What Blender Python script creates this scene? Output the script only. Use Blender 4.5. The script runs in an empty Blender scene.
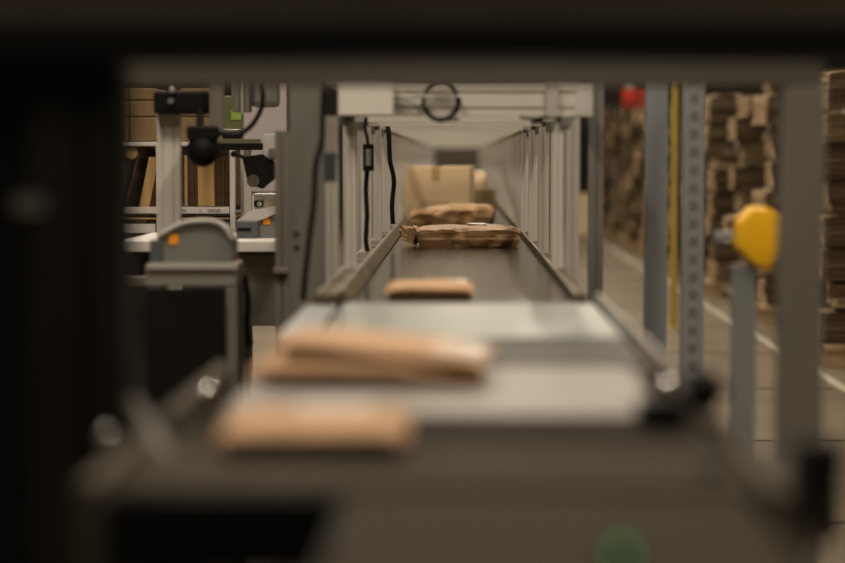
import bpy, bmesh, math, random
from mathutils import Vector, Matrix, noise
random.seed(7)
R = math.radians
sc = bpy.context.scene
col = sc.collection
# ---------------------------------------------------------------- camera
F_PX = 1995.0
CAM = Vector((0, 0, 1.2))
cd = bpy.data.cameras.new('camera'); cam = bpy.data.objects.new('camera', cd); col.objects.link(cam)
cam.location = CAM
PITCH = math.atan((281.5-157)/F_PX); YAW = math.atan((457-422.5)/F_PX)
cam.rotation_euler = (R(90)-PITCH, 0, YAW)
cd.sensor_width = 36; cd.lens = F_PX*36/845
cd.clip_start = .05; cd.clip_end = 200
cd.dof.use_dof = True; cd.dof.focus_distance = 7.7; cd.dof.aperture_fstop = 1.4
sc.camera = cam
RM = cam.rotation_euler.to_matrix()
def P(px, py, Y):
    "the point at distance Y down the hall seen at a pixel of the photograph"
    v = RM @ Vector(((px-422.5)/F_PX, -(py-281.5)/F_PX, -1))
    return CAM + v*(Y/v.y)
# ---------------------------------------------------------------- materials
M = {}
def mat(name, c, rough=.5, metal=0., var=.12, scale=6., bump=0., bscale=60., emit=None, es=1., stripes=None, alpha=1., coat=0., spec=.5, vdetail=4):
    m = bpy.data.materials.new(name); m.use_nodes = True; nt = m.node_tree; b = nt.nodes['Principled BSDF']
    b.inputs['Roughness'].default_value = rough; b.inputs['Metallic'].default_value = metal
    b.inputs['Specular IOR Level'].default_value = spec; b.inputs['Coat Weight'].default_value = coat
    tc = nt.nodes.new('ShaderNodeTexCoord')
    n = nt.nodes.new('ShaderNodeTexNoise'); n.inputs['Scale'].default_value = scale; n.inputs['Detail'].default_value = vdetail
    nt.links.new(tc.outputs['Object'], n.inputs['Vector'])
    r = nt.nodes.new('ShaderNodeValToRGB'); nt.links.new(n.outputs['Fac'], r.inputs['Fac'])
    r.color_ramp.elements[0].position = .3; r.color_ramp.elements[1].position = .7
    r.color_ramp.elements[0].color = (*[x*(1-var) for x in c], 1); r.color_ramp.elements[1].color = (*[min(1, x*(1+var)) for x in c], 1)
    out = r.outputs['Color']
    if stripes:
        axis, sc_, lo = stripes
        w = nt.nodes.new('ShaderNodeTexWave'); w.wave_type = 'BANDS'; w.bands_direction = axis
        w.inputs['Scale'].default_value = sc_; w.inputs['Distortion'].default_value = 1.2; w.inputs['Detail'].default_value = 2
        nt.links.new(tc.outputs['Object'], w.inputs['Vector'])
        mx = nt.nodes.new('ShaderNodeMix'); mx.data_type = 'RGBA'; mx.blend_type = 'MULTIPLY'; mx.inputs['Factor'].default_value = 1
        rr = nt.nodes.new('ShaderNodeValToRGB'); rr.color_ramp.elements[0].color = (lo, lo, lo, 1); nt.links.new(w.outputs['Fac'], rr.inputs['Fac'])
        nt.links.new(out, mx.inputs['A']); nt.links.new(rr.outputs['Color'], mx.inputs['B']); out = mx.outputs['Result']
    nt.links.new(out, b.inputs['Base Color'])
    if bump:
        n2 = nt.nodes.new('ShaderNodeTexNoise'); n2.inputs['Scale'].default_value = bscale
        nt.links.new(tc.outputs['Object'], n2.inputs['Vector'])
        bp = nt.nodes.new('ShaderNodeBump'); bp.inputs['Strength'].default_value = bump; bp.inputs['Distance'].default_value = .01
        nt.links.new(n2.outputs['Fac'], bp.inputs['Height']); nt.links.new(bp.outputs['Normal'], b.inputs['Normal'])
    if emit:
        b.inputs['Emission Color'].default_value = (*emit, 1); b.inputs['Emission Strength'].default_value = es
    M[name] = m; return m
mat('aluminium', (.47, .44, .39), .42, .25, .06, 3)
mat('aluminium_bright', (.64, .61, .54), .4, .2, .05, 3)
mat('portal_grey', (.23, .22, .19), .5, .1, .07, 3)
mat('grey_steel', (.18, .175, .155), .5, .3, .08, 4)
mat('blue_steel', (.25, .265, .275), .5, .3, .07, 5)
mat('machine_grey', (.15, .14, .118), .5, .1, .07, 3)
mat('box_grey', (.66, .62, .56), .5, 0, .04, 4)
mat('black', (.006, .0055, .005), .6, 0, .2, 8, spec=.15)
mat('black_rubber', (.008, .0075, .007), .65, 0, .2, 8, spec=.2)
mat('dark_panel', (.016, .015, .012), .6, 0, .25, 3, spec=.2)
mat('dark_beam', (.075, .066, .05), .7, 0, .2, 3, spec=.08)
mat('belt', (.060, .052, .038), .16, 0, .12, 5, .05, 90, stripes=('Y', 3.1, .6), spec=.3)
mat('belt_near', (.040, .033, .023), .75, 0, .12, 5, spec=.06)
mat('belt_dark', (.055, .053, .044), .55, 0, .1, 5, spec=.12)
mat('plate_metal', (.24, .215, .19), .45, .25, .06, 12)
mat('plate_green', (.34, .375, .35), .3, .5, .05, 10)
mat('guide', (.14, .105, .065), .6, 0, .15, 9, stripes=('Y', 5, .7), spec=.12)
mat('kraft_shaded', (.17, .095, .04), .5, 0, .12, 9, .3, 40)  # kraft with the shade of the overhang mixed into its colour
mat('kraft', (.46, .28, .13), .62, 0, .10, 9, .25, 40)
mat('kraft_dark', (.29, .165, .07), .5, 0, .12, 9, .3, 40)
mat('kraft_orange', (.43, .245, .118), .6, 0, .08, 9, .2, 30)
mat('carton', (.88, .67, .42), .7, 0, .05, 5, .08, 30)
mat('carton_dark', (.24, .16, .07), .75, 0, .1, 5)
mat('tape', (.56, .37, .18), .3, 0, .04, 8)
mat('paper_label', (.72, .70, .66), .5, 0, .03, 20)
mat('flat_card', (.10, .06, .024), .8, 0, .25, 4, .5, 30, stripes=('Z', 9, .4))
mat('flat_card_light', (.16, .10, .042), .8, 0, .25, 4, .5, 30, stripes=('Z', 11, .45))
mat('card_edge_lit', (.46, .32, .17), .8, 0, .3, 9, .4, 40, stripes=('Z', 12, .5))  # cut edges and tops, with the aisle light painted into the colour
mat('card_upright', (.17, .095, .035), .8, 0, .5, 30, .4, 30, stripes=('X', 14, .35))
mat('card_tan', (.58, .37, .15), .75, 0, .12, 5, .1, 20, stripes=('X', 6, .8))
mat('wood', (.36, .25, .13), .8, 0, .2, 8, .2, 40)
mat('white_paint', (.70, .66, .62), .5, 0, .04, 5)
mat('lilac_board', (.50, .44, .45), .6, 0, .05, 4)
mat('white_strap', (.8, .8, .78), .4, 0, .02, 5)
mat('floor', (.185, .145, .095), .5, 0, .25, 1.3, .05, 20, spec=.2)
mat('floor_line', (.50, .45, .36), .5, 0, .15, 5)
mat('wall', (.085, .07, .055), .8, 0, .1, 1)
mat('ceiling', (.12, .11, .10), .9, 0, .1, 1)
mat('yellow', (.85, .46, .01), .4, 0, .06, 6)
mat('yellow_pole', (.42, .33, .06), .5, 0, .15, 6)
mat('orange', (.95, .34, .01), .4, 0, .02, 6)
mat('red', (.45, .04, .015), .5, 0, .2, 8)
mat('red_bright', (.8, .05, .02), .5, 0, .05, 8)
mat('green_board', (.13, .14, .055), .5, 0, .06, 8)
mat('green_tag', (.30, .42, .07), .5, 0, .03, 8)
mat('device_grey', (.17, .175, .16), .45, 0, .05, 6)
mat('device_dark', (.085, .09, .10), .4, 0, .08, 6)
mat('device_light', (.50, .49, .45), .4, 0, .05, 6)
mat('cream', (.60, .55, .36), .5, 0, .04, 8)
mat('magenta', (.35, .08, .12), .5, 0, .05, 8)
mat('ink', (.03, .03, .06), .6, 0, .05, 8)
mat('ink_red', (.35, .05, .03), .6, 0, .05, 8)
mat('chrome', (.85, .83, .78), .12, 1, .02, 8)
mat('brass', (.45, .36, .18), .3, .9, .05, 8)
mat('led_green', (.02, .3, .05), .4, 0, .05, 8, emit=(.05, 1, .2), es=1.3)
mat('lamp', (.9, .9, .85), .4, 0, .01, 8, emit=(1, .86, .66), es=9)
# ---------------------------------------------------------------- mesh builder
class MB:
    def __init__(s): s.bm = bmesh.new()
    def box(s, x0, x1, y0, y1, z0, z1, bev=0.):
        b = bmesh.new(); bmesh.ops.create_cube(b, size=1)
        for v in b.verts:
            v.co = Vector(((x0+x1)/2+v.co.x*(x1-x0), (y0+y1)/2+v.co.y*(y1-y0), (z0+z1)/2+v.co.z*(z1-z0)))
        if bev: bmesh.ops.bevel(b, geom=b.edges[:]+b.verts[:], offset=bev, segments=2, profile=.6, affect='EDGES')
        s.add(b); return s
    def add(s, b, mtx=None):
        if mtx is not None: b.transform(mtx)
        me = bpy.data.meshes.new('t'); b.to_mesh(me); s.bm.from_mesh(me); bpy.data.meshes.remove(me); b.free()
        return s
    def prism(s, pts, z0, z1, mtx=None):
        b = bmesh.new(); n = len(pts)
        lo = [b.verts.new((x, y, z0)) for x, y in pts]; hi = [b.verts.new((x, y, z1)) for x, y in pts]
        b.faces.new(lo[::-1]); b.faces.new(hi)
        for i in range(n): b.faces.new((lo[i], lo[(i+1) % n], hi[(i+1) % n], hi[i]))
        return s.add(b, mtx)
    def cyl(s, p, q, r, r2=None, n=20):
        p = Vector(p); q = Vector(q); d = q-p; r2 = r if r2 is None else r2
        b = bmesh.new(); bmesh.ops.create_cone(b, cap_ends=True, segments=n, radius1=r, radius2=r2, depth=d.length)
        m = Matrix.Translation((p+q)/2) @ d.to_track_quat('Z', 'Y').to_matrix().to_4x4()
        return s.add(b, m)
    def ball(s, p, r, sx=1, sy=1, sz=1):
        b = bmesh.new(); bmesh.ops.create_uvsphere(b, u_segments=20, v_segments=12, radius=r)
        return s.add(b, Matrix.Translation(p) @ Matrix.Diagonal((sx, sy, sz, 1)))
    def tube(s, pts, r, n=8, closed=False):
        pts = smooth([Vector(p) for p in pts], closed)
        b = bmesh.new(); rings = []; N = len(pts)
        for i, p in enumerate(pts):
            t = (pts[(i+1) % N]-pts[i-1]) if closed else (pts[min(i+1, N-1)]-pts[max(i-1, 0)])
            t.normalize(); u = t.cross(Vector((.31, .9, .2))).normalized(); w = t.cross(u)
            rings.append([b.verts.new(p+r*(math.cos(a)*u+math.sin(a)*w)) for a in [2*math.pi*k/n for k in range(n)]])
        for i in range(N if closed else N-1):
            A, B = rings[i], rings[(i+1) % N]
            for k in range(n): b.faces.new((A[k], A[(k+1) % n], B[(k+1) % n], B[k]))
        if not closed: b.faces.new(rings[0][::-1]); b.faces.new(rings[-1])
        return s.add(b)
    def build(s, name, m, parent=None, loc=None, smooth_=False, kind=None):
        bmesh.ops.recalc_face_normals(s.bm, faces=s.bm.faces)
        me = bpy.data.meshes.new(name); s.bm.to_mesh(me); s.bm.free()
        me.materials.append(M[m] if isinstance(m, str) else m)
        if smooth_: me.polygons.foreach_set('use_smooth', [True]*len(me.polygons))
        o = bpy.data.objects.new(name, me); col.objects.link(o)
        if parent: o.parent = parent
        if parent and parent.type == 'EMPTY' and loc is None:
            me.transform(Matrix.Translation(-parent.location))
        if loc: o.location = loc
        if kind: o['kind'] = kind
        return o
def smooth(pts, closed=False, k=5):
    out = []; N = len(pts)
    if N < 3: return pts
    for i in range(N if closed else N-1):
        g = (lambda j: pts[j % N]) if closed else (lambda j: pts[max(0, min(N-1, j))])
        p0, p1, p2, p3 = g(i-1), g(i), g(i+1), g(i+2)
        for j in range(k):
            t = j/k
            out.append(.5*((2*p1)+(-p0+p2)*t+(2*p0-5*p1+4*p2-p3)*t*t+(-p0+3*p1-3*p2+p3)*t**3))
    if not closed: out.append(pts[-1])
    return out
def tag(o, label, cat, group=None):
    o['label'] = label; o['category'] = cat
    if group: o['group'] = group
    return o
def thing(name, loc, label, cat, group=None):
    o = bpy.data.objects.new(name, None); col.objects.link(o); o.location = loc; o.empty_display_size = .1
    return tag(o, label, cat, group)
def dup(o, parent=None):
    c = o.copy(); col.objects.link(c)
    if parent: c.parent = parent
    for ch in [x for x in list(bpy.data.objects) if x.parent == o]: dup(ch, c)
    return c
def tslot(w, n=1, g=.008, dpt=.006):
    "cross-section of an extruded profile, one groove per w along every side; w wide, n*w high"
    def side(L, k):
        pts = []; st = L/k
        for i in range(k):
            c = -L/2+st*(i+.5)
            pts += [(c-g/2, 0), (c-g/2, dpt), (c+g/2, dpt), (c+g/2, 0)]
        return [(-L/2, 0)]+pts
    H = w*n; out = []
    for (L, k, rot, off) in ((w, 1, 0, (0, -H/2)), (H, n, 90, (w/2, 0)), (w, 1, 180, (0, H/2)), (H, n, 270, (-w/2, 0))):
        c, s_ = math.cos(R(rot)), math.sin(R(rot))
        for (a, b) in side(L, k): out.append((a*c-b*s_+off[0], a*s_+b*c+off[1]))
    return out
def struct(mb, name, m): return mb.build(name, m, kind='structure')
# ---------------------------------------------------------------- room
YB = 37.
struct(MB().box(-6, 7, -3, YB, -.2, 0), 'floor', 'floor')
struct(MB().box(-6, 7, -3, YB, 5.6, 5.8), 'ceiling', 'ceiling')
struct(MB().box(-6, 7, YB, YB+.2, 0, 5.6), 'wall_back', 'wall')
struct(MB().box(-6.2, -6, -3, YB, 0, 5.6), 'wall_left', 'wall')
struct(MB().box(7, 7.2, -3, YB, 0, 5.6), 'wall_right', 'wall')
struct(MB().box(-6, 7, -3.2, -3, 0, 5.6), 'wall_front', 'wall')
tag(MB().box(1.98, 2.04, 3, 33, .0005, .003).build('floor_marking', 'floor_line'), 'pale painted line along the aisle floor beside the cardboard stacks', 'floor marking')
# dark seams of the floor slabs
for k in range(14):
    y = 6.5+k*1.9
    tag(MB().box(.6, 1.95, y, y+.03, .0005, .002).build('floor_marking', 'dark_panel'), 'thin dark joint across the aisle floor', 'floor joint', 'dark joints across the aisle floor')
# ---------------------------------------------------------------- lamps
LP = [(1.25, y) for y in (.6, 3.4, 8, 12, 16, 20, 24, 28, 32)]+[(-1.7, y) for y in (.6, 3.4, 8, 12, 16, 20, 24)]+[(0, y) for y in (10, 14, 18, 22, 26)]
for i, (x, y) in enumerate(LP):
    t = thing('ceiling_light', (x, y, 5.2), 'long white strip lamp hanging under the hall ceiling', 'ceiling light', 'strip lamps under the hall ceiling')
    if i == 0:
        MB().box(x-.12, x+.12, y-.75, y+.75, 5.2, 5.28, .01).build('housing', 'white_paint', t)
        MB().box(x-.1, x+.1, y-.72, y+.72, 5.17, 5.2, .005).build('diffuser', 'lamp', t)
        for dy in (-.5, .5): MB().cyl((x, y+dy, 5.28), (x, y+dy, 5.6), .006, n=8).build('hanger', 'grey_steel', t)
        lamp0 = t
    else:
        for ch in [q for q in list(bpy.data.objects) if q.parent == lamp0]: dup(ch, t)
    L = bpy.data.lights.new('strip_light', 'AREA'); L.shape = 'RECTANGLE'; L.size = .2; L.size_y = 1.4
    L.energy = (14 if x == 0 else 34) if y > 5 else (80 if y > 2 else 22); L.color = (1, .86, .69)
    lo = bpy.data.objects.new('strip_light', L); col.objects.link(lo); lo.location = (x, y, 5.15)
w = bpy.data.worlds.new('world'); sc.world = w; w.use_nodes = True
w.node_tree.nodes['Background'].inputs[0].default_value = (.9, .8, .65, 1); w.node_tree.nodes['Background'].inputs[1].default_value = .004
# ---------------------------------------------------------------- far conveyor
BZ = .85
Y0, Y1 = 4.78, 26.0
cv = thing('belt_conveyor', (0, Y0, 0), 'long far belt conveyor running away through the row of aluminium frames', 'conveyor')
MB().box(-.25, .28, Y0, Y1, BZ-.02, BZ, .004).build('belt', 'belt', cv)
MB().box(-.30, .3, Y0, Y1, BZ-.14, BZ-.022).build('bed', 'machine_grey', cv)
MB().box(.283, .3125, Y0, Y1, BZ-.12, BZ+.022, .003).build('side_rail', 'guide', cv)
MB().box(-.343, -.285, Y0, Y1, BZ-.12, BZ+.02, .003).build('side_rail', 'guide', cv)
g = MB(); g.prism([(-.285, BZ+.002), (-.252, BZ+.002), (-.275, BZ+.03), (-.285, BZ+.03)], Y0, Y1, Matrix(((1, 0, 0, 0), (0, 0, 1, 0), (0, 1, 0, 0), (0, 0, 0, 1))))
g.build('guide_strip', 'guide', cv)
for x in (.286, -.29, -.335): MB().box(x-.002, x+.002, Y0, Y1, BZ+.022, BZ+.025).build('edge_trim', 'aluminium', cv)
for k in range(7):
    y = Y0+.4+k*3.1
    for x in (-.32, .285): MB().box(x-.02, x+.02, y, y+.04, 0, BZ-.12).build('leg', 'grey_steel', cv)
for k in range(15): MB().box(-.342, -.29, 5.3+k*.97, 5.33+k*.97, BZ+.02, BZ+.026).build('cross_strip', 'grey_steel', cv)
# ---------------------------------------------------------------- portals
ZB0, ZB1 = 1.2+.118, 1.2+.208
def portal(label, y, group):
    t = thing('gantry', (0, y, 0), label, 'frame', group)
    A = lambda m: m
    h = (ZB1+ZB0)/2
    # crossbeam: two stacked grooves, laid along X
    mtx = Matrix.Translation((.015, y, h)) @ Matrix(((0, 0, 1, 0), (1, 0, 0, 0), (0, 1, 0, 0), (0, 0, 0, 1)))
    MB().prism(tslot(.045, 2), -.36, .375, mtx).build('crossbeam', 'aluminium_bright', t)
    for x in (-.307, .292):
        MB().prism(tslot(.032), BZ+.028, ZB0-.016, Matrix.Translation((x, y, 0))).build('upright', 'aluminium_bright', t)
        b = MB(); b.cyl((x, y, ZB0-.016), (x, y, ZB0), .008, n=10); b.build('connector', 'brass', t)
    for x in (-.365, .334):
        MB().prism(tslot(.04), 0, ZB0, Matrix.Translation((x, y, 0))).build('leg', 'aluminium', t)
        MB().box(x-.05, x+.05, y-.04, y+.04, 0.001, .008).build('foot_plate', 'grey_steel', t)
    for x in (-.33, .312): MB().box(x-.014, x+.014, y-.026, y+.0, ZB0-.03, ZB0, .002).build('corner_bracket', 'grey_steel', t)
    return t
PY = [5.8, 6.75, 7.7]
names = ['nearest pale aluminium portal frame, with a grey box and coiled cable on its crossbeam', 'second pale aluminium portal frame over the belt, beside the hanging power brick', 'sharp aluminium portal frame level with the front kraft parcel']
for y, n in zip(PY, names): portal(n, y, 'portal frames over the far belt')
p0 = portal('pale aluminium portal frame deep in the row beyond the cardboard box', 8.65, 'portal frames over the far belt')
y = 8.65
while y < 24.8:
    y += .62
    d = dup(p0); d.location.y = y
# longitudinal rails that tie the portals together
for x, s in ((-.365, 'left'), (.334, 'right')):
    t = MB().prism(tslot(.04), 5.84, 25.5, Matrix.Translation((x, 0, ZB1+.022)) @ Matrix(((1, 0, 0, 0), (0, 0, 1, 0), (0, 1, 0, 0), (0, 0, 0, 1)))).build('top_rail', 'aluminium')
    tag(t, 'long aluminium rail lying on top of the portal frames along their %s side' % s, 'rail')
# things on the first portal
fy = 5.8-.024
a = P(340, 83, fy); b_ = P(394, 116, fy)
t = thing('control_box', (a.x, fy, b_.z), 'pale grey control box on the left end of the nearest crossbeam', 'box')
MB().box(a.x, b_.x, fy-.07, fy, b_.z, a.z, .003).build('housing', 'box_grey', t)
MB().box(a.x+.002, b_.x-.002, fy-.0725, fy-.0695, b_.z+.002, a.z-.003, .001).build('cover', 'box_grey', t)
MB().cyl((b_.x, fy-.03, b_.z+.05), (b_.x+.012, fy-.03, b_.z+.05), .007).build('cable_gland', 'grey_steel', t)
# cable coil
t = thing('cable_coil', P(441, 103, fy-.03), 'coil of thin black cable tied to the nearest crossbeam', 'cable')
mb = MB(); c = P(441, 101.5, fy-.02)
sp = []
for k in range(7):
    rx = .051+random.uniform(-.004, .003); rz = .053+random.uniform(-.004, .003); ox = random.uniform(-.003, .003); oz = random.uniform(-.004, .003)
    sp += [c+Vector((ox+rx*math.cos(a), -.004*(k % 4)-.002, oz+rz*math.sin(a))) for a in [2*math.pi*i/14 for i in range(14)]]
mb.tube(sp, .0024, 6)
mb.build('loop', 'black', t, smooth_=True)
MB().tube([P(396, 96, fy-.01), P(408, 99, fy-.012), P(420, 97, fy-.012), P(428, 100, fy-.015)], .0018).build('loose_end', 'black', t, smooth_=True)
MB().tube([P(396, 104, fy-.01), P(404, 106, fy-.012), P(414, 108, fy-.012), P(424, 106, fy-.015), P(432, 116, fy-.02)], .0018).build('loose_end', 'black', t, smooth_=True)
MB().tube([P(396, 99, fy-.01), P(410, 103, fy-.014), P(420, 110, fy-.012), P(430, 117, fy-.015)], .0018).build('loose_end', 'black', t, smooth_=True)
MB().tube([P(433, 117, fy-.02), P(440, 122, fy-.02), P(450, 119, fy-.02), P(458, 118, fy-.02)], .002).build('loose_end', 'black', t, smooth_=True)
MB().tube([P(436, 118, fy-.02), P(444, 120, fy-.03), P(452, 121, fy-.02), P(460, 119, fy-.02)], .002).build('loose_end', 'black', t, smooth_=True)
for px in (425, 458): q = P(px, 96, fy-.02); MB().box(q.x-.006, q.x+.006, q.y-.022, q.y+.006, q.z-.003, q.z+.003, .001).build('cable_tie', 'paper_label', t)
a = P(546, 83, fy); b_ = P(558, 117, fy)
t = tag(MB().box(a.x, b_.x, fy-.02, fy-.002, b_.z, a.z, .002).build('clamp_block', 'aluminium'), 'aluminium clamp block on the right end of the nearest crossbeam', 'bracket')
a = P(572, 88, fy); b_ = P(591, 114, fy)
mb = MB(); mb.box(a.x+.01, b_.x, fy, fy+.02, b_.z, a.z, .002)
t = tag(mb.build('end_plate', 'device_light'), 'pale plate closing the right end of the nearest crossbeam', 'plate')
mb = MB()
mb.tube([P(520, 117, 5.77)]+[P(533+(k % 2)*9, 119.5+(k % 3)*1.2, 5.765-.004*k) for k in range(7)]+[P(556, 116, 5.77)], .0035)
tag(mb.build('cable_bundle', 'black', smooth_=True), 'short black cable bundle under the right end of the second crossbeam', 'cable')
# machine post right of the portals
t = thing('machine_post', (.43, 6.2, 0), 'grey slotted floor post standing just right of the nearest crossbeam end', 'post')
MB().prism(tslot(.045), 0.008, 2.1, Matrix.Translation((.43, 6.2, 0))).build('column', 'grey_steel', t)
MB().box(.38, .48, 6.15, 6.25, 0, .008).build('foot_plate', 'grey_steel', t)
# hanging cable + power brick (left)
t = thing('power_brick', P(368, 158, 6.55), 'black power brick with a white label hanging inside the left uprights', 'power supply')
a = P(363, 144, 6.55); b_ = P(374, 171, 6.55)
MB().box(a.x, b_.x, 6.52, 6.56, b_.z, a.z, .003).build('housing', 'black', t)
a = P(365.5, 149, 6.52); b_ = P(371, 166, 6.52)
MB().box(a.x, b_.x, 6.517, 6.52, b_.z, a.z).build('rating_label', 'grey_steel', t)
for k in range(5):
    q = P(366, 150.5+k*3.2, 6.516); MB().box(q.x, q.x+.013, 6.5155, 6.517, q.z-.0014, q.z+.0014).build('print_line', 'paper_label', t)
MB().tube([P(366, 118, 6.6), P(365, 128, 6.58), P(367, 137, 6.56), P(368, 144, 6.55)], .006).build('upper_cable', 'black_rubber', t, smooth_=True)
MB().tube([P(367, 171, 6.55), P(366, 190, 6.56), P(367, 215, 6.56), P(366, 240, 6.57), P(368, 252, 6.57)], .009).build('lower_cable', 'black_rubber', t, smooth_=True)
tag(MB().tube([P(386, 119, 8.2), P(389, 135, 8.2), P(390, 160, 8.2), P(394, 180, 8.2), P(392, 205, 8.2), P(393, 224, 8.2)], .010).build('hanging_cable', 'black_rubber', smooth_=True), 'thick black corrugated cable hanging between the left uprights behind the power brick', 'cable')
q = P(455, 165, 32)
t = tag(MB().box(-.42, .42, 26.05, 26.1, 0, 1.36).build('tunnel_screen', 'wall'), 'dull brown panel closing the far end of the frame tunnel', 'panel')
# ---------------------------------------------------------------- near conveyor sections
t = thing('transfer_plate', (0, 3.9, BZ), 'pale greenish metal transfer plate in the middle of the conveyor line', 'plate')
MB().box(-.27, .325, 3.86, 4.74, BZ-.02, BZ+.002, .003).build('plate', 'plate_green', t)
MB().box(-.27, .325, 4.741, 4.76, BZ-.02, BZ+.004, .002).build('end_strip', 'grey_steel', t)
t = thing('side_chute', (-.36, 4.3, BZ), 'bluish sheet metal wing left of the greenish transfer plate', 'plate')
MB().box(-.36, -.285, 3.9, 4.76, BZ-.02, BZ-.004, .002).build('sheet', 'blue_steel', t)
t = thing('belt_module', (0, 3.35, BZ), 'short dark belt section between the two pale plates', 'conveyor')
MB().box(-.27, .325, 3.34, 3.85, BZ-.03, BZ, .004).build('belt', 'belt_dark', t)
MB().cyl((-.27, 3.33, BZ-.02), (.325, 3.33, BZ-.02), .012).build('roller', 'grey_steel', t)
t = thing('metal_slide', (0, 2.7, BZ), 'pinkish grey polished slide plate under the wedge-shaped parcels', 'plate')
MB().box(-.32, .285, 2.69, 3.31, BZ-.02, BZ+.001, .003).build('plate', 'plate_metal', t)
t = thing('near_belt', (0, 2.1, BZ), 'wide olive grey belt section nearest the camera under the front parcel', 'conveyor')
MB().box(-.37, .325, 2.10, 2.68, BZ-.04, BZ, .01).build('belt', 'belt_near', t)
MB().box(-.37, -.12, 2.08, 2.099, BZ-.09, BZ-.005, .004).build('front_lip', 'black', t)
t = thing('infeed_slide', (.1, 1.3, BZ), 'narrow dark brown infeed slide at the bottom of the picture', 'conveyor')
MB().box(-.11, .30, 1.2, 2.075, BZ-.03, BZ-.004, .004).build('bed', 'belt_near', t)
MB().box(-.12, -.111, 1.2, 2.07, BZ-.08, BZ-.006, .001).build('side_plate', 'black', t)
t = thing('conveyor_stand', (0, 2.7, 0), 'low metal frame carrying the near conveyor sections', 'frame')
MB().box(.329, .350, 2.05, 4.74, BZ-.12, BZ+.004, .003).build('side_rail', 'dark_beam', t)
MB().box(.331, .337, 3.1, 4.74, BZ+.004, BZ+.03, .002).build('edge_trim', 'aluminium', t)
MB().box(-.40, -.375, 2.08, 3.3, BZ-.12, BZ+.008, .004).build('side_rail', 'dark_beam', t)
for x in (-.39, .345):
    for y in (2.3, 3.4, 4.6): MB().box(x-.02, x+.02, y, y+.04, 0, BZ-.12).build('leg', 'grey_steel', t)
MB().box(-.37, .325, 2.2, 2.24, .5, .54).build('cross_bar', 'grey_steel', t)
t = tag(MB().box(-.44, -.125, 1.95, 2.07, .2, BZ-.1, .01).build('front_cabinet', 'black'), 'black cabinet below the left front edge of the near belt', 'cabinet')
def knob(px, py, Y, r, label):
    c = P(px, py, Y); t = thing('black_knob', c, label, 'knob')
    mb = MB(); mb.ball(c, r, 1, .8, 1)
    for k in range(6): a = k*math.pi/3; mb.ball(c+Vector((r*.75*math.cos(a), 0, r*.75*math.sin(a))), r*.45)
    mb.build('grip', 'black', t, smooth_=True)
    MB().cyl(c, (c.x-.02, c.y+.02, c.z-.0), r*.3).build('stem', 'chrome', t)
    return t
knob(704, 390, 2.72, .026, 'round black clamp knob on the right side of the conveyor')
mb = MB(); q = P(663, 412, 2.6); mb.box(q.x-.035, q.x+.03, q.y-.03, q.y+.02, q.z-.018, q.z+.017, .006)
tag(mb.build('sensor_clamp', 'black'), 'small black sensor clamp below left of the round knob', 'clamp')
def bolt(px, py, Y, r, label):
    c = P(px, py, Y); t = thing('bolt_head', c, label, 'bolt', None)
    MB().ball(c, r).build('cap', 'chrome', t, smooth_=True)
    MB().cyl(c, c+Vector((0, .02, -.004)), r*.7).build('shank', 'grey_steel', t)
bolt(668, 388, 3.0, .016, 'shiny round bolt head beside the black clamp knob')
bolt(207, 393, 2.95, .014, 'shiny round bolt head left of the front parcel')
bolt(106, 436, 2.45, .009, 'dull round bolt head at the far left of the near belt')
# right-hand machinery low in the corner
t = thing('drive_motor', P(760, 500, 2.3), 'brownish drive motor with black hoses at the right front of the line', 'motor')
c = P(790, 455, 2.3); MB().cyl(P(735, 470, 2.3), P(810, 520, 2.3), .030, .034).build('gear_housing', 'dark_beam', t, smooth_=True)
MB().box(.375, .45, 2.3, 2.5, BZ-.1, BZ-.02, .01).build('mount', 'dark_beam', t)
MB().tube([P(700, 470, 2.2), P(715, 500, 2.2), P(712, 540, 2.2), P(720, 580, 2.2)], .026).build('hose', 'black_rubber', t, smooth_=True)
MB().tube([P(820, 440, 2.2), P(815, 480, 2.2), P(790, 520, 2.2), P(775, 580, 2.2)], .03).build('hose', 'black_rubber', t, smooth_=True)
q = P(715, 480, 2.2)
MB().box(.23, .37, 2.11, 2.14, BZ-.13, BZ-.045, .005).build('bracket', 'machine_grey', t)
q = P(622, 554, 1.66)
t = thing('status_light', q, 'tiny green status light at the bottom edge of the picture', 'indicator light')
MB().box(q.x-.012, q.x+.012, q.y+.002, q.y+.03, BZ-.004, q.z+.006, .003).build('housing', 'black', t)
MB().ball(q, .0026).build('lens', 'led_green', t, smooth_=True)
# left side clutter of the near machine
t = thing('side_bracket', P(140, 440, 2.5), 'brown grey slanted bracket on the left edge of the near belt', 'bracket')
mb = MB(); a = P(133, 405, 2.6); b_ = P(165, 460, 2.35); mb.tube([a, (a+b_)/2, b_], .012); mb.build('arm', 'machine_grey', t)
MB().box(b_.x-.03, b_.x+.05, b_.y-.02, b_.y+.02, b_.z-.03, b_.z-.005, .004).build('base', 'machine_grey', t)
tag(MB().box(-.60, -.40, 3.0, 3.3, .3, .75, .01).build('control_cabinet', 'dark_panel'), 'dark control cabinet low behind the left bracket', 'cabinet')
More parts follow.
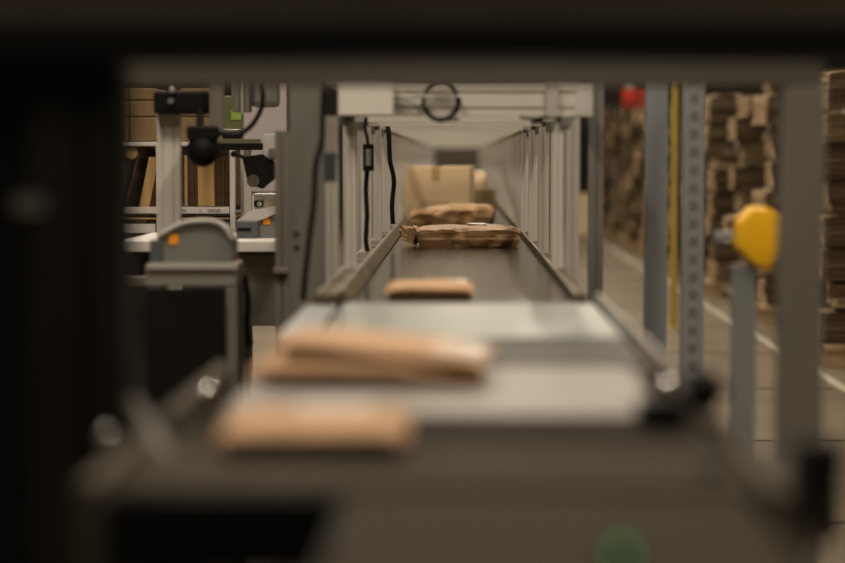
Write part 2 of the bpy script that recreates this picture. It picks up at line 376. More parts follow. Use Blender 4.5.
# ---------------------------------------------------------------- big frames near the camera
def post_x(name, px0, px1, Y, m, z0, z1, label, dep=.05, group=None, holes=False, cat='post'):
    a = P(px0, 157, Y).x; b = P(px1, 157, Y).x
    t = thing(name, ((a+b)/2, Y, z0), label, cat, group)
    MB().box(a, b, Y, Y+dep, z0+.01, z1, .004).build('column', m, t)
    MB().box(a-.03, b+.03, Y-.03, Y+dep+.03, z0, z0+.01, .002).build('foot_plate', m, t)
    if holes:
        z = .55
        while z < z1-.05:
            MB().box((a+b)/2-.012, (a+b)/2+.012, Y-.001, Y+.0005, z, z+.026).build('slot', 'machine_grey', t); z += .05
    return t
post_x('portal_post', 784, 826, 3.8, 'portal_grey', 0, 1.333, 'wide grey post at the right of the big near portal', .08)
t = tag(MB().box(P(60, 0, 3.8).x, P(826, 0, 3.8).x, 3.8, 3.88, 1.335, 1.50, .006).build('portal_beam', 'machine_grey'), 'grey crossbeam over the conveyor resting on the wide right post', 'beam')
post_x('portal_post', 60, 104, 3.8, 'machine_grey', 0, 1.333, 'grey post at the left of the big near portal, mostly hidden in the dark', .08)
post_x('perforated_post', 646, 668, 6.0, 'blue_steel', 0, 1.75, 'plain blue grey steel post, second right of the crossbeam end', .05)
post_x('perforated_post', 683, 705, 5.6, 'blue_steel', 0, 1.75, 'blue grey steel post with a row of slots', .05, holes=True)
a = P(736, 264, 4.9)
post_x('short_post', 735, 758, 4.84, 'blue_steel', 0, a.z, 'short blue grey post below the yellow sensor head', .05)
# yellow head
t = thing('yellow_sensor_head', P(758, 240, 4.85), 'bright yellow rounded sensor head on top of the short post', 'sensor')
b = bmesh.new()
pts = [(736, 248), (738, 222), (752, 207), (768, 207), (783, 217), (782, 250), (770, 272), (754, 266)]
f0 = [b.verts.new(P(x, y, 4.82)) for x, y in pts]; f1 = [b.verts.new(P(x, y, 4.82)+Vector((0, .09, 0))) for x, y in pts]
b.faces.new(f0); b.faces.new(f1[::-1])
for i in range(8): b.faces.new((f0[i], f1[i], f1[(i+1) % 8], f0[(i+1) % 8]))
bmesh.ops.bevel(b, geom=b.edges[:], offset=.012, segments=3, profile=.6, affect='EDGES')
MB().add(b).build('housing', 'yellow', t, smooth_=True)
q = P(714, 237, 4.9)
MB().box(q.x, P(740, 0, 4.9).x, 4.88, 4.91, q.z-.014, q.z+.014, .004).build('arm', 'blue_steel', t)
# black box behind near right post, on the right side
a = P(762, 290, 5.4); b_ = P(785, 325, 5.4)
# dark beam and dark cabinet closest to the camera
t = thing('overhead_beam', (0, 2.6, 1.33), 'very dark blurred beam across the top of the picture', 'beam')
z0 = P(0, 62, 2.6).z; z1 = P(0, 26, 2.6).z
MB().box(-.75, .75, 2.6, 2.72, z1, z1+.16, .004).build('beam', 'dark_beam', t)
MB().box(-.75, .75, 2.56, 2.72, z0, z1-.001, .003).build('lower_lip', 'black', t)
xr = P(134, 0, 2.74).x
t = thing('dark_cabinet', (-.55, 2.6, 0), 'dark machine cabinet filling the left edge of the picture', 'cabinet')
MB().box(-.90, xr, 2.62, 2.74, 0, z0-.004, .006).build('body', 'black', t)
for a, b in ((25, 78), (84, 112)):
    x0 = P(a, 0, 2.6).x; x1 = P(b, 0, 2.6).x
    MB().box(x0, x1, 2.60, 2.619, .05, z0-.03, .004).build('door_panel', 'dark_panel', t)
a = P(14, 196, 2.59); b_ = P(44, 213, 2.59)
MB().box(a.x, b_.x, 2.592, 2.5995, b_.z, a.z, .001).build('label_plate', 'grey_steel', t)
# ---------------------------------------------------------------- parcels
def crumple(w, d, h, seed, amp=.012, nx=26, ny=16, nz=6, taper=None, under=.0, rnd=.28, folds=()):
    "a paper parcel: rounded, creased block, base at z=0, centred"
    b = bmesh.new(); bmesh.ops.create_cube(b, size=2)
    bmesh.ops.subdivide_edges(b, edges=b.edges[:], cuts=15, use_grid_fill=True)
    off = Vector((seed*13.7, seed*5.1, seed*2.3))
    for v in b.verts:
        u = Vector(v.co)
        # pull cube towards a rounded block
        p = Vector((u.x*w/2, u.y*d/2, (u.z+1)*h/2))
        ex = max(0, abs(u.x)-.8)/.2; ey = max(0, abs(u.y)-.8)/.2
        if u.z > 0: p.z -= h*rnd*(ex**2+ey**2)*u.z
        p.z += h*.10*(1-u.x**2)*(1-u.y**2)*max(0, u.z)
        if taper: p.z *= taper(u.x, u.y)
        q = Vector((p.x/.09, p.y/.09, p.z/.06))+off
        c = noise.voronoi(q)[0]; r = min(c[1]-c[0], .5)
        n = noise.noise(q*1.7)
        disp = amp*(n*.8+(r-.25)*.9)
        p += Vector((u.x**3*disp, u.y**3*disp, max(0, u.z)*disp*.7))
        for (fx, fd) in folds:
            q_ = abs(u.x-fx-.12*u.z)
            if q_ < .16: p.y += fd*(1-q_/.16)*max(0, -u.y); p.z -= fd*.25*(1-q_/.16)*max(0, u.z)*max(0, -u.y)
            elif q_ < .4: p.y -= fd*.35*(.4-q_)/.24*max(0, -u.y)
        if u.z < -.2: p.x *= 1-under*(-u.z-.2); p.y *= 1-under*1.6*(-u.z-.2)
        if abs(u.z) < .95: # gusset fold on the sides
            f = (1-abs(u.z))*.006
            if abs(u.y) > .98: p.y -= math.copysign(f, u.y)
            if abs(u.x) > .98: p.x -= math.copysign(f, u.x)
        p.z = max(p.z, 0)
        v.co = p
    return b
def parcel(name, px0, px1, Y, w, d, h, m, label, seed, cat='parcel', rot=0, **k):
    x = (P(px0, 0, Y).x+P(px1, 0, Y).x)/2
    t = thing(name, (x, Y+d/2, BZ+.001), label, cat, 'kraft paper parcels on the conveyor')
    t.rotation_euler.z = R(rot)
    o = MB().add(crumple(w, d, h, seed, **k)).build('wrapping', m, t, loc=(0, 0, 0))
    return t
def patch(t, x0, x1, y0, y1, z, m='paper_label', name='shipping_label', rot=0, thick=.0015):
    o = MB().box(-(x1-x0)/2, (x1-x0)/2, -(y1-y0)/2, (y1-y0)/2, 0, thick).build(name, m, t, loc=((x0+x1)/2, (y0+y1)/2, z)); o.rotation_euler.z = R(rot); return o
# front sharp parcel
t = parcel('paper_parcel', 417, 521, 7.66, .40, .33, .076, 'kraft_dark', 'sharp brown kraft parcel in focus with a folded left end', 3, amp=.011, under=.12, rnd=.10, folds=((-.28, .016), (.55, .008), (.9, .01)))
patch(t, .0, .07, -.06, .05, .088, rot=12)
mb = MB(); b = bmesh.new(); bmesh.ops.create_cube(b, size=2); bmesh.ops.subdivide_edges(b, edges=b.edges[:], cuts=9, use_grid_fill=True)
for v in b.verts:
    u = v.co.copy(); s = (1-u.x)/2
    q = Vector((u.x*2+.3, u.y*3, u.z*2)); n = abs(noise.noise(q*1.3))
    v.co = Vector((-.205-.055*s, u.y*.13*(1-.2*s)+.03, .010+.0*s+(u.z+1)*.030*(1-.35*s)+.02*s+.016*n*(1 if u.z > 0 else -.3)))
    v.co.x += .02*noise.noise(q*2)
mb.add(b).build('folded_end', 'kraft', t, loc=(0, 0, 0))
o = MB().box(-.19, -.065, -.1655, -.1635, .004, .066, .0005).build('end_flap', 'kraft_shaded', t, loc=(0, .004, .003)); o.rotation_euler.x = R(13)  # flap painted darker and tipped downwards to look shaded by the overhang
# second parcel
t = parcel('paper_parcel', 411, 496, 10.15, .43, .30, .098, 'kraft', 'crumpled kraft parcel lying between the sharp parcel and the box', 9, amp=.02, under=.08, rnd=.2, folds=((.3, .03), (-.5, .015)), taper=lambda x, y: .72+.28*min(1, (x+1)*.9))
patch(t, -.05, .07, -.02, .08, .099, rot=-8)
# cardboard box
Yb = 10.75; xa = P(404.5, 0, Yb).x; xb = P(470, 0, Yb).x; H = P(0, 167, Yb).z-BZ; D = .34
t = thing('cardboard_box', ((xa+xb)/2, Yb, BZ+.001), 'large closed cardboard box standing on the belt behind the parcels', 'box')
hw = (xb-xa)/2
bx = MB().box(-hw, hw, 0, D, 0, H, .004).build('body', 'carton', t, loc=(0, 0, 0))
MB().box(-.03, .03, -.0008, D+.0008, H-.002, H+.0008).build('top_tape', 'tape', t, loc=(0, 0, 0))
MB().box(-.03, .015, -.0012, 0, H-.075, H).build('tape_end', 'tape', t, loc=(0, 0, 0))
MB().box(-.085, .06, -.0012, 0, .085, .115).build('print_field', 'flat_print' if 'flat_print' in M else mat('flat_print', (.72, .53, .31), .6, 0, .1, 30), t, loc=(0, 0, 0))
for s in (-1, 1): MB().box(.0 if s > 0 else -hw+.002, hw-.002 if s > 0 else .0, .004, D-.004, H, H+.002+.001*s).build('flap', 'carton', t, loc=(0, 0, 0))
t.rotation_euler.z = R(-5)
# behind the box
def sbox(px0, px1, py0, Y, m, D, label, cat='box', nm='small_carton', z=0):
    a = P(px0, py0, Y); b = P(px1, py0, Y)
    t = thing(nm, ((a.x+b.x)/2, Y, BZ+.001+z), label, cat)
    MB().box(a.x, b.x, Y, Y+D, BZ+.001+z, a.z, .005).build('body', m, t)
    MB().box((a.x+b.x)/2-.02, (a.x+b.x)/2+.02, Y-.001, Y+D, a.z-.002, a.z+.001).build('tape', 'tape', t)
    return t
sbox(462, 495, 189, 14.6, 'carton_dark', .3, 'low dark brown carton half hidden behind the big box')
t = parcel('paper_parcel', 462, 490, 12.4, .19, .2, .045, 'kraft', 'flat light parcel just behind the right edge of the big box', 5, amp=.01)
t = parcel('padded_parcel', 462, 487, 15.6, .20, .3, .215, 'carton', 'pale rounded parcel standing behind the low dark carton', 6, amp=.02)
# near parcels
t = parcel('paper_envelope', 386, 473, 4.85, .215, .26, .036, 'kraft_orange', 'flat brown envelope parcel on the belt before the greenish plate', 11, amp=.006, under=.2)
patch(t, -.01, .09, 0, .1, .036)
t = parcel('paper_envelope', 254, 480, 3.02, .355, .26, .034, 'kraft_orange', 'lower brown envelope of the wedge-shaped pair on the slide', 12, amp=.006, under=.2, taper=lambda x, y: 1-.4*max(0, x))
t = parcel('paper_envelope', 284, 484, 3.04, .33, .24, .026, 'kraft_orange', 'upper brown envelope tilting down to the right, with a white label', 14, amp=.005, under=.2)
t.location.z = BZ+.034; t.rotation_euler = (R(1), R(5.0), R(-5))
patch(t, .07, .155, -.09, .05, .0255)
t = parcel('paper_envelope', 218, 402, 2.30, .222, .24, .036, 'kraft_orange', 'front most brown envelope parcel on the near olive belt', 15, amp=.004, under=.2)
patch(t, -.03, .06, .02, .1, .038)
# ---------------------------------------------------------------- left workstation
def pbox(name, px0, px1, py0, py1, Y, D, m, parent, bev=.004):
    a = P(px0, py0, Y); b = P(px1, py1, Y)
    return MB().box(a.x, b.x, Y, Y+D, b.z, a.z, bev).build(name, m, parent)
# machine column with holes
t = thing('machine_column', (-.405, 5.35, 0), 'broad grey machine column left of the conveyor with two bolt holes', 'column')
MB().box(P(288, 0, 5.35).x, P(323, 0, 5.35).x, 5.35, 5.43, 0, 1.45, .004).build('column', 'grey_steel', t)
for py in (234, 247): q = P(296.5, py, 5.349); MB().cyl(q, q+Vector((0, -.002, 0)), .0075).build('bolt_hole', 'black', t)
t = thing('machine_column', (P(281, 0, 5.9).x, 5.9, 0), 'narrow grey column just left of the broad machine column', 'column')
MB().prism(tslot(.04), 0, P(0, 131, 5.9).z, Matrix.Translation((P(281, 0, 5.9).x, 5.92, 0))).build('column', 'machine_grey', t)
pbox('bracket', 273, 288, 268, 274, 5.88, .05, 'machine_grey', t)
tag(MB().tube([P(325, 70, 5.25), P(323, 110, 5.25), P(322, 140, 5.25), P(316, 165, 5.25), P(314, 200, 5.25), P(308, 250, 5.25), P(303, 300, 5.25)], .009).build('hanging_cable', 'black_rubber', smooth_=True), 'black cable running down the front of the broad machine column', 'cable')
t = thing('cable_clip', P(328, 165, 5.4), 'dark clip holding the cable to the conveyor frame', 'clip')
pbox('jaw', 321, 336, 152, 182, 5.43, .03, 'device_dark', t)
pbox('arm', 334, 340, 155, 158, 5.47, .02, 'device_dark', t)
# overhead mounts
t = thing('aluminium_post', (P(167, 0, 6.2).x, 6.2, 0), 'pale aluminium post under the black camera unit at the left', 'post')
MB().prism(tslot(.036, 2), .01, P(0, 114, 6.2).z, Matrix.Translation((P(167, 0, 6.2).x, 6.22, 0)) @ Matrix.Rotation(R(90), 4, 'Z')).build('column', 'aluminium_bright', t)
MB().box(P(160, 0, 6.2).x, P(180, 0, 6.2).x, 6.15, 6.29, 0, .01).build('foot_plate', 'grey_steel', t)
t = thing('camera_unit', P(180, 100, 6.1), 'black overhead camera unit sitting on the pale aluminium post', 'camera')
pbox('housing', 153, 209, 91, 114, 6.14, .12, 'black', t, .01)
q = P(171, 101, 6.13); MB().cyl(q, q+Vector((0, -.01, 0)), .009).build('screw', 'grey_steel', t)
q = P(172, 90, 6.13); MB().ball(q, .008, 1, 1, 1.3).build('screw', 'device_light', t, smooth_=True)
pbox('support_bar', 209, 223, 60, 132, 6.1, .04, 'machine_grey', t)
t = thing('scanner', P(203, 148, 6.1), 'black ball-shaped scanner hanging from the camera unit', 'scanner')
mb = MB(); c = P(203, 150, 6.1); mb.ball(c, .05, 1, 1.1, 1.05); mb.build('head', 'black', t, smooth_=True)
mb = MB(); a = P(188, 126, 6.1); b_ = P(219, 140, 6.1); mb.box(a.x, b_.x, 6.06, 6.13, b_.z, a.z, .008); mb.build('bracket', 'black', t)
MB().cyl(P(200, 108, 6.16), P(200, 128, 6.1), .012).build('stem', 'black', t)
MB().tube([P(219, 133, 6.1), P(235, 135, 6.1), P(250, 127, 6.1), P(260, 112, 6.1), P(263, 98, 6.1), P(261, 84, 6.1)], .008).build('cable', 'black_rubber', t, smooth_=True)
# green/white parts behind
t = thing('overhead_machine', P(255, 95, 6.6), 'grey overhead machine block behind the curved black cable', 'machine')
pbox('block', 232, 249, 60, 112, 6.6, .1, 'machine_grey', t)
pbox('block', 249, 278, 60, 107, 6.65, .1, 'grey_steel', t, .02)
pbox('bar', 241, 243, 60, 114, 6.58, .02, 'aluminium', t, .001)
MB().box(P(245, 0, 6.6).x, P(255, 0, 6.6).x, 6.65, 6.7, 1.5, 5.6).build('hanger', 'grey_steel', t)
# second scanner
t = thing('scanner', P(256, 172, 7.0), 'second black scanner with a round lens above the far label printer', 'scanner')
mb = MB()
b = bmesh.new(); pts = [(242, 157), (262, 154), (274, 162), (275, 178), (262, 189), (248, 184)]
f0 = [b.verts.new(P(x, y, 7.0)) for x, y in pts]; f1 = [b.verts.new(P(x, y, 7.0)+Vector((0, .06, 0))) for x, y in pts]
b.faces.new(f0); b.faces.new(f1[::-1])
for i in range(6): b.faces.new((f0[i], f1[i], f1[(i+1) % 6], f0[(i+1) % 6]))
MB().add(b).build('body', 'black', t)
q = P(253, 181, 6.98); MB().cyl(q, q+Vector((.0, .04, 0)), .022).build('lens', 'dark_beam', t, smooth_=False)
MB().tube([P(234, 154, 7.0), P(240, 156, 7.0), P(246, 158, 7.0)], .007).build('arm', 'black', t)
MB().ball(P(234, 154, 7.0), .012).build('grip', 'black', t, smooth_=True)
MB().box(P(276, 0, 7.04).x, P(286, 0, 7.04).x, 7.02, 7.05, 0, P(0, 134, 7).z).build('pole', 'grey_steel', t)
pbox('mount', 263, 277, 134, 160, 7.02, .04, 'device_light', t)
pbox('mount', 269, 278, 148, 158, 6.98, .04, 'grey_steel', t)
# label printer near
t = thing('label_printer', P(195, 263, 5.6), 'dome-lidded grey label printer with an orange square, standing on the cart', 'printer')
b = bmesh.new()
pts = [(151, 263), (150, 246), (160, 235), (176, 226), (190, 221.5), (212, 221), (224, 227), (233, 240), (233, 263)]
f0 = [b.verts.new(P(x, y, 5.6)) for x, y in pts]; f1 = [b.verts.new(P(x, y, 5.6)+Vector((0, .13, 0))) for x, y in pts]
b.faces.new(f0); b.faces.new(f1[::-1])
for i in range(len(pts)): b.faces.new((f0[i], f1[i], f1[(i+1) % len(pts)], f0[(i+1) % len(pts)]))
bmesh.ops.bevel(b, geom=b.edges[:], offset=.004, segments=2, profile=.6, affect='EDGES')
MB().add(b).build('housing', 'device_grey', t)
b = bmesh.new(); pts2 = [(176, 226.5), (190, 222), (212, 221), (224, 227.5), (222, 229), (211, 223), (190, 224), (177, 228.5)]
pbox('side_panel', 149.5, 162, 240, 263, 5.585, .02, 'device_dark', t, .004)
mb = MB(); mb.tube([P(158, 236, 5.59), P(176, 226, 5.59), P(190, 221.5, 5.59), P(212, 221, 5.59), P(224, 227, 5.59), P(232, 240, 5.59)], .006); mb.build('lid_rim', 'device_light', t, smooth_=True)
pbox('orange_badge', 169, 178, 234.5, 244.5, 5.596, .003, 'orange', t, .0005)
# cart
cz = P(0, 264, 5.5).z
t = thing('cart', (P(190, 0, 5.5).x, 5.5, 0), 'grey framed cart with a dark open front carrying the near printer', 'cart')
pbox('top_board', 145, 236, 264, 287, 5.5, .2, 'portal_grey', t, .006)
MB().box(P(145, 0, 5.5).x, P(236, 0, 5.5).x, 5.49, 5.499, P(0, 269, 5.5).z, P(0, 264, 5.5).z+.001, .001).build('front_edge', 'aluminium', t)
zt = P(0, 288, 5.5).z
for a in (145, 224):
    for dy in (0, .16):
        MB().box(P(a, 0, 5.5).x, P(a+11, 0, 5.5).x, 5.5+dy, 5.53+dy, .06, zt, .003).build('leg', 'grey_steel', t)
        MB().cyl((P(a+5, 0, 5.5).x, 5.5+dy, .031), (P(a+5, 0, 5.5).x+.02, 5.5+dy, .031), .03).build('wheel', 'black_rubber', t)
pbox('front_panel', 146, 223, 289, 450, 5.47, .028, 'black', t)
pbox('side_panel', 148, 152, 289, 386, 5.535, .12, 'black', t)
pbox('shelf', 150, 232, 388, 392, 5.54, .11, 'device_dark', t)
# worktable behind
t = thing('worktable', (P(250, 0, 6.9).x, 6.9, 0), 'white topped worktable under the far label printer', 'table')
pbox('tabletop', 118, 287, 241, 252, 6.7, .75, 'white_paint', t, .004)
pbox('cabinet', 236, 287, 254, 326, 6.78, .5, 'machine_grey', t)
pbox('cabinet', 118, 236, 255, 500, 6.78, .5, 'dark_panel', t)
zz = P(0, 253, 6.7).z
for px in (122, 280):
    for Y in (6.8, 7.38): MB().box(P(px, 0, 6.8).x-.015, P(px, 0, 6.8).x+.015, Y-.015, Y+.015, 0, zz).build('leg', 'grey_steel', t)
t = tag(pbox('low_shelf', 118, 149, 277, 286, 6.6, .1, 'grey_steel', None), 'narrow grey ledge below the worktable, left of the cart', 'shelf')
# far printer
t = thing('label_printer', P(256, 240, 6.95), 'slanted dark grey label printer with an orange square on the white worktable', 'printer')
b = bmesh.new(); pts = [(258, 240), (258, 222), (292, 209), (292, 240)]
f0 = [b.verts.new(P(x, y, 6.95)) for x, y in pts]; f1 = [b.verts.new(P(x, y, 6.95)+Vector((0, .28, 0))) for x, y in pts]
b.faces.new(f0); b.faces.new(f1[::-1])
for i in range(4): b.faces.new((f0[i], f1[i], f1[(i+1) % 4], f0[(i+1) % 4]))
MB().add(b).build('housing', 'device_grey', t)
pbox('front_panel', 236, 258, 221, 240, 6.92, .28, 'device_dark', t, .006)
pbox('paper_slot', 237, 251, 228, 231, 6.915, .01, 'black', t, .001)
b = bmesh.new(); pts = [(236, 221), (258, 221), (291, 208), (279, 205), (250, 211)]
f0 = [b.verts.new(P(x, y, 6.93)) for x, y in pts]; f1 = [b.verts.new(P(x, y, 6.93)+Vector((0, .2, 0))) for x, y in pts]
b.faces.new(f0); b.faces.new(f1[::-1])
for i in range(5): b.faces.new((f0[i], f1[i], f1[(i+1) % 5], f0[(i+1) % 5]))
MB().add(b).build('lid', 'device_light', t)
pbox('orange_badge', 263, 270, 218, 224.5, 6.945, .004, 'orange', t, .0005)
# small white printer box
t = thing('small_machine', P(264, 208, 7.5), 'small white machine with a cream screen behind the slanted printer', 'machine')
pbox('housing', 252, 285, 194, 243, 7.1, .2, 'white_paint', t)
pbox('screen', 264, 281, 199, 208, 7.095, .004, 'cream', t, .0005)
pbox('opening', 254, 263, 201, 207, 7.095, .004, 'black', t, .0005)
q = P(259.5, 204, 7.09); MB().cyl(q, q+Vector((0, -.004, 0)), .009).build('roll', 'paper_label', t)
# cables at cart
tag(MB().tube([P(236, 258, 5.7), P(240, 266, 5.7), P(244, 274, 5.7)], .008).build('plug_cable', 'magenta', smooth_=True), 'short magenta cable beside the cart top', 'cable')
tag(MB().tube([P(244, 275, 5.7), P(248, 300, 5.7), P(247, 325, 5.7), P(250, 345, 5.7)], .010).build('hanging_cable', 'black_rubber', smooth_=True), 'black cable hanging down beside the right leg of the cart', 'cable')
# monitor + arm bar + green board
t = thing('light_bar', P(240, 146, 7.6), 'dark horizontal bar with a pale green upper edge above the far scanner', 'bar')
pbox('bar', 190, 262, 143, 150, 7.6, .05, 'black', t)
MB().box(P(243, 0, 7.66).x, P(250, 0, 7.66).x, 7.66, 7.69, 0, P(0, 143, 7.6).z).build('pole', 'aluminium', t)
pbox('upper_edge', 190, 260, 139, 142.8, 7.61, .04, 'green_board', t, .001)
t = thing('green_board', P(233, 118, 8.0), 'olive green board with a lighter green tag hanging above the dark bar', 'board')
pbox('board', 222, 243, 96, 131, 8.0, .03, 'green_board', t)
pbox('hanger', 231, 234, 40, 96, 8.01, .01, 'grey_steel', t, .001)
MB().box(P(231, 0, 8.0).x, P(234, 0, 8.0).x, 8.01, 8.02, 1.6, 5.6).build('hanger', 'grey_steel', t)
pbox('tag', 231, 241, 110, 120, 7.994, .005, 'green_tag', t, .0005)
for k in range(8): MB().ball(P(222+k*2.7, 130+.4*(k % 2), 7.988), .006).build('bead', 'chrome', t, smooth_=True)
t = thing('white_board', (P(265, 0, 9.9).x, 9.9, 0), 'large pale lilac board on a thin stand behind the worktable', 'board')
pbox('panel', 243, 287, 82, 192, 9.9, .03, 'lilac_board', t)
for px in (277, 285): MB().box(P(px, 0, 9.9).x-.012, P(px, 0, 9.9).x+.012, 9.93, 9.95, 0, P(0, 192, 9.9).z+.05).build('leg', 'grey_steel', t)
# ---------------------------------------------------------------- shelving
SY = 8.2
t = thing('shelf_rack', (P(190, 0, SY).x, SY, 0), 'white shelf rack holding upright cardboard sheets behind the workstation', 'shelf')
def sb(name, a, b, c, d, D=.55, m='white_paint', y=SY, bev=.003): return pbox(name, a, b, c, d, y, D, m, t, bev)
sb('upright', 229.5, 236, 143, 444, .04); sb('upright', 240, 250, 143, 444, .04, 'aluminium', SY+.25)
sb('upright', 95, 101, 60, 444, .04); sb('upright', 156, 160, 146, 444, .04)
sb('shelf_board', 101, 229, 142, 146, .55); 
ls = sb('label_strip', 101, 229, 207, 213.5, .02, 'white_paint', SY-.02, .001)
sb('shelf_board', 101, 229, 213.7, 216, .55, 'machine_grey')
sb('shelf_board', 101, 229, 217.5, 219.5, .55, 'card_tan')
sb('back_panel', 101, 229, 147, 213, .01, 'white_paint', SY+.5)
sb('label_strip', 101, 155, 224, 233, .02, 'white_paint', SY-.02, .001)
sb('shelf_board', 101, 229, 234, 238, .55, 'machine_grey')
def text(s, px, py, Y, hpx, m, parent, name='lettering'):
    c = bpy.data.curves.new('tx', 'FONT'); c.body = s; c.size = hpx*Y/F_PX*1.38; c.extrude = .0006; c.align_x = 'LEFT'
    o = bpy.data.objects.new('tx', c); col.objects.link(o)
    dg = bpy.context.evaluated_depsgraph_get(); me = bpy.data.meshes.new_from_object(o.evaluated_get(dg))
    bpy.data.objects.remove(o); me.materials.append(M[m])
    q = P(px, py, Y)
    me.transform(Matrix.Translation(q) @ Matrix.Rotation(R(90), 4, 'X'))
    n = bpy.data.objects.new(name, me); col.objects.link(n); n.parent = parent
    par = parent.parent
    if parent.type != 'EMPTY' and par: me.transform(Matrix.Translation(-par.location))
    return n
text('KLEIN', 174, 212.3, SY-.0215, 3.4, 'ink', ls)
text('GROß', 207.5, 212.3, SY-.0215, 3.4, 'ink', ls)
for k in range(3): text('lllllll', 199.5, 209.6+k*1.3, SY-.0215, .8, 'ink_red', ls, 'fine_print')
# upright sheets in the compartment
zb = P(0, 206.5, SY).z
x = P(179, 0, SY).x; xe = P(229, 0, SY).x; i = 0
while x < xe-.012:
    wd = random.uniform(.010, .02)
    h = P(0, random.uniform(152, 158), SY).z-zb
    px = 457+x*F_PX/SY
    if 193 < px < 209: m_, wd, h, lb = 'card_tan', .07, P(0, 152, SY).z-zb, 'broad bright tan cardboard pack standing in the right shelf compartment'
    elif x > xe-.03: m_, lb = 'card_upright', 'dark brown cardboard sheet next to the white upright'
    else: m_, lb = ('card_tan' if i in (1,) else 'card_upright'), 'dark brown cardboard sheet standing upright in the right shelf compartment'
    o = MB().box(-wd/2+.0008, wd/2-.0008, 0, .4, 0, h, .001).build('cardboard_sheet', m_, None, loc=(x+wd/2, SY+.03+random.uniform(0, .03), zb+.001))
    tag(o, lb, 'cardboard', 'cardboard sheets standing in the shelf rack'); x += wd; i += 1
# left compartment: leaning boards + roll
def lean(px0, py0, px1, py1, wpx, m, label, Y):
    a = P(px0, py0, Y); b = P(px1, py1, Y); w_ = wpx*Y/F_PX
    pts = [(a.x, a.z), (a.x+w_, a.z), (b.x+w_, b.z), (b.x, b.z)]
    o = MB().prism(pts, 0, .3, Matrix(((1, 0, 0, 0), (0, 0, 1, Y), (0, 1, 0, 0), (0, 0, 0, 1)))).build('leaning_board', m)
    tag(o, label, 'cardboard', 'boards leaning in the left shelf compartment')
lean(136, 223, 149, 157, 10, 'card_tan', 'bright tan board leaning right in the left shelf compartment', SY+.02)
lean(122, 213, 136, 158, 3, 'card_upright', 'thin dark board leaning behind the bright tan one', SY+.05)
lean(112, 213, 127, 155, 6, 'card_upright', 'thick dark board leaning at the left end of the rack', SY+.08)
t2 = thing('cardboard_roll', P(131, 152, SY+.05), 'rolled tan cardboard lying on the leaning boards under the upper shelf', 'cardboard roll')
MB().cyl(P(131, 153, SY+.03), P(131, 153, SY+.03)+Vector((.02, .4, 0)), .026).build('roll', 'card_tan', t2, smooth_=False)
# cartons stacked on upper shelf
zs = P(0, 141.8, SY).z
for k, (a, b) in enumerate(((117, 141.5), (100.5, 116.5), (88, 100))):
    for j, (x0, x1) in enumerate(((104, 128), (128.6, 154), (179, 210))):
        p_ = P(x0, a, SY); q_ = P(x1, b, SY)
        o = MB().box(p_.x, q_.x, SY+.02, SY+.45, q_.z+.001, p_.z, .006).build('carton_pack', 'carton_dark')
        tag(o, 'brown carton pack on the upper shelf, %s, %s' % (('left of the rack', 'beside the pale post', 'behind the black scanner')[j], ('bottom of its pile', 'middle of its pile', 'top of its pile')[k]), 'carton', 'carton packs on the upper shelf')
# ---------------------------------------------------------------- right: stacks of flattened cardboard
def bundle_mesh(seed, w, d, h):
    b = bmesh.new(); bmesh.ops.create_cube(b, size=2); bmesh.ops.subdivide_edges(b, edges=b.edges[:], cuts=11, use_grid_fill=True)
    off = Vector((seed*7.3, 1.1*seed, 3.7*seed))
    for v in b.verts:
        u = v.co.copy()
        sag = -.02*u.x*u.x-.012*noise.noise(Vector((u.x*1.5, u.y*1.5, 0))+off)
        e = .025*noise.noise(Vector((u.x*2, u.y*2, u.z*1.2))+off)+.014*noise.noise(Vector((u.x*3, u.y*3, u.z*7))+off)
        pinch = -.012*math.cos(u.x*9)*0
        v.co = Vector((u.x*(w/2+e), u.y*(d/2+e), (u.z+1)*h/2+(sag+.02 if u.z > -.9 else max(0, sag+.02)*.6)))
    return b
protos = []
for s in range(6):
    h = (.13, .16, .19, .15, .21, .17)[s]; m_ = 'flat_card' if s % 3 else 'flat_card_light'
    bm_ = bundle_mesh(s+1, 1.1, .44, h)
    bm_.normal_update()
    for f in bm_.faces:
        if f.normal.x < -.6 or f.normal.z > .7: f.material_index = 1  # aisle ends and tops painted brighter, as if lit from above
    me = bpy.data.meshes.new('cardboard_bundle'); bm_.to_mesh(me); bm_.free(); me.materials.append(M[m_]); me.materials.append(M['card_edge_lit'])
    b = bmesh.new()
    o_ = [(-.252, .004), (.252, .004), (.252, h+.034), (-.252, h+.034)]; i_ = [(-.249, .007), (.249, .007), (.249, h+.031), (-.249, h+.031)]
    V = [[[b.verts.new((x, y, z)) for y, z in ring] for ring in (o_, i_)] for x in (-.005, .005)]
    for k in range(4):
        n = (k+1) % 4
        b.faces.new((V[0][0][k], V[0][0][n], V[1][0][n], V[1][0][k])); b.faces.new((V[0][1][k], V[1][1][k], V[1][1][n], V[0][1][n]))
        b.faces.new((V[0][0][k], V[0][1][k], V[0][1][n], V[0][0][n])); b.faces.new((V[1][0][k], V[1][0][n], V[1][1][n], V[1][1][k]))
    sm = bpy.data.meshes.new('strap'); b.to_mesh(sm); b.free(); sm.materials.append(M['white_strap'])
    protos.append((me, sm, h))
ordn = ['lowest', 'second lowest', 'third', 'fourth', 'fifth', 'sixth', 'seventh', 'eighth', 'ninth', 'tenth', 'eleventh', 'twelfth', 'thirteenth']
stk = ['nearest', 'second nearest', 'third', 'fourth', 'fifth', 'sixth', 'seventh', 'eighth', 'ninth', 'tenth', 'eleventh', 'twelfth', 'thirteenth', 'fourteenth', 'fifteenth']
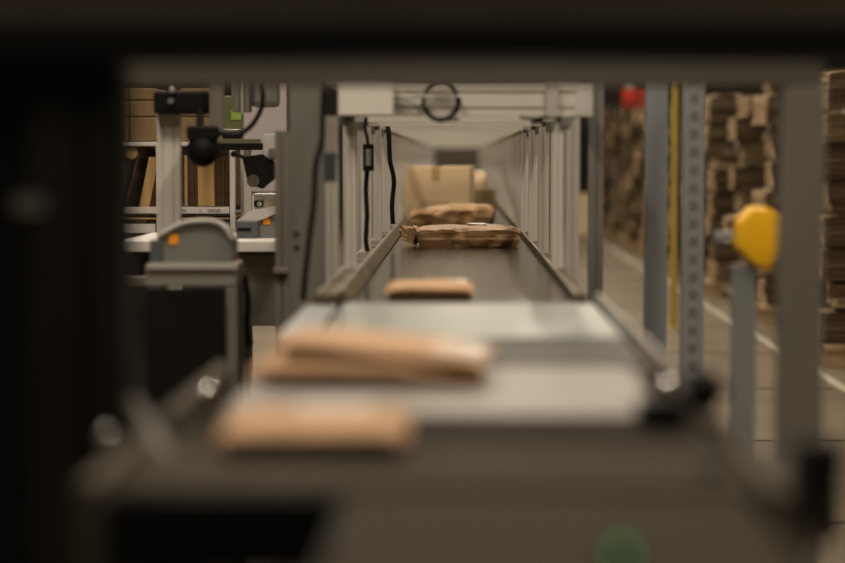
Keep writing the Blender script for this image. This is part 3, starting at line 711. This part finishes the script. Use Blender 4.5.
# shared pallet
def pallet(x, y, label):
    t = thing('pallet', (x, y, 0), label, 'pallet', 'wooden pallets under the cardboard stacks')
    MB().box(-.58, .58, -.3, .3, .10, .13, .003).build('deck', 'wood', t, loc=(0, 0, 0))
    for xx in (-.5, 0, .5): MB().box(xx-.06, xx+.06, -.28, .28, 0, .10, .003).build('runner', 'wood', t, loc=(0, 0, 0))
    return t
ys = [11.6, 13.1, 14.5, 15.9, 17.4, 19.0, 20.5, 22.1, 23.7, 25.3, 27.0, 28.7, 30.4, 32.1]
for i, y in enumerate(ys):
    X = 2.06+.59+(.02 if i == 0 else random.uniform(.06, .18))
    if i == 0: pal = pallet(X, y, 'wooden pallet under the nearest cardboard stack'); P0 = pal
    else:
        pal = dup(P0); pal.location = (X, y, 0); pal['label'] = 'wooden pallet under the %s cardboard stack along the aisle' % stk[i]
    z = .131; k = 0; top = (1.69 if i < 9 else 1.76)+random.uniform(-.08, .08)
    while z < top:
        me, sm, h = protos[random.randrange(6)]
        t = bpy.data.objects.new('cardboard_bundle', me); col.objects.link(t)
        t.location = (X+random.uniform(-.09, .07), y+random.uniform(-.03, .03), z)
        t.rotation_euler = (0, R(random.uniform(-1.2, 1.2)), R(random.uniform(-5, 5)))
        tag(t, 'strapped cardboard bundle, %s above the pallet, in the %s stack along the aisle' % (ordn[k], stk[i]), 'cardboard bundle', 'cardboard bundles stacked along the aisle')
        for xx in (-.3, .28):
            s = bpy.data.objects.new('strap', sm); col.objects.link(s); s.parent = t; s.location.x = xx
        z += h+.032; k += 1
    if i in (10,):
        t = thing('red_crate', (X-.3, y, z-.03), 'red crate with a pale flap on top of a far cardboard stack', 'crate')
        MB().box(-.24, .28, -.22, .22, 0, .27, .01).build('body', 'red', t, loc=(0, 0, 0))
        MB().box(-.26, -.12, -.26, -.251, .1, .34, .003).build('flap', 'red_bright', t, loc=(0, 0, 0))
        MB().box(-.22, -.15, -.27, -.262, .26, .40, .003).build('paper', 'paper_label', t, loc=(0, 0, 0))
t = thing('guard_pole', (P(676, 0, 14).x, 14, 0), 'slim dull yellow pole standing in the aisle between the blue grey posts', 'pole')
q = P(676, 0, 14).x
MB().cyl((q, 14, .01), (q, 14, 1.9), .026).build('pole', 'yellow_pole', t, smooth_=False)
MB().cyl((q, 14, 0), (q, 14, .012), .08).build('base', 'yellow_pole', t)
# far end: carton and dark cabinet seen between the posts
q0 = P(574, 0, 31); q1 = P(592, 0, 31)
t = tag(MB().box(q0.x, q1.x+.2, 31, 31.6, 0, .62, .01).build('tall_carton', 'carton'), 'tall tan carton at the far end of the aisle', 'box')
tag(MB().box(q0.x-.1, q1.x+.1, 33, 33.5, 0, 1.7, .01).build('dark_locker', 'dark_panel'), 'tall dark locker behind the tan carton at the far end', 'locker')
# ---------------------------------------------------------------- view
vs = sc.view_settings; vs.view_transform = 'Standard'; vs.look = 'None'; vs.gamma = 1; vs.use_curve_mapping = False
vs.exposure = 0.58
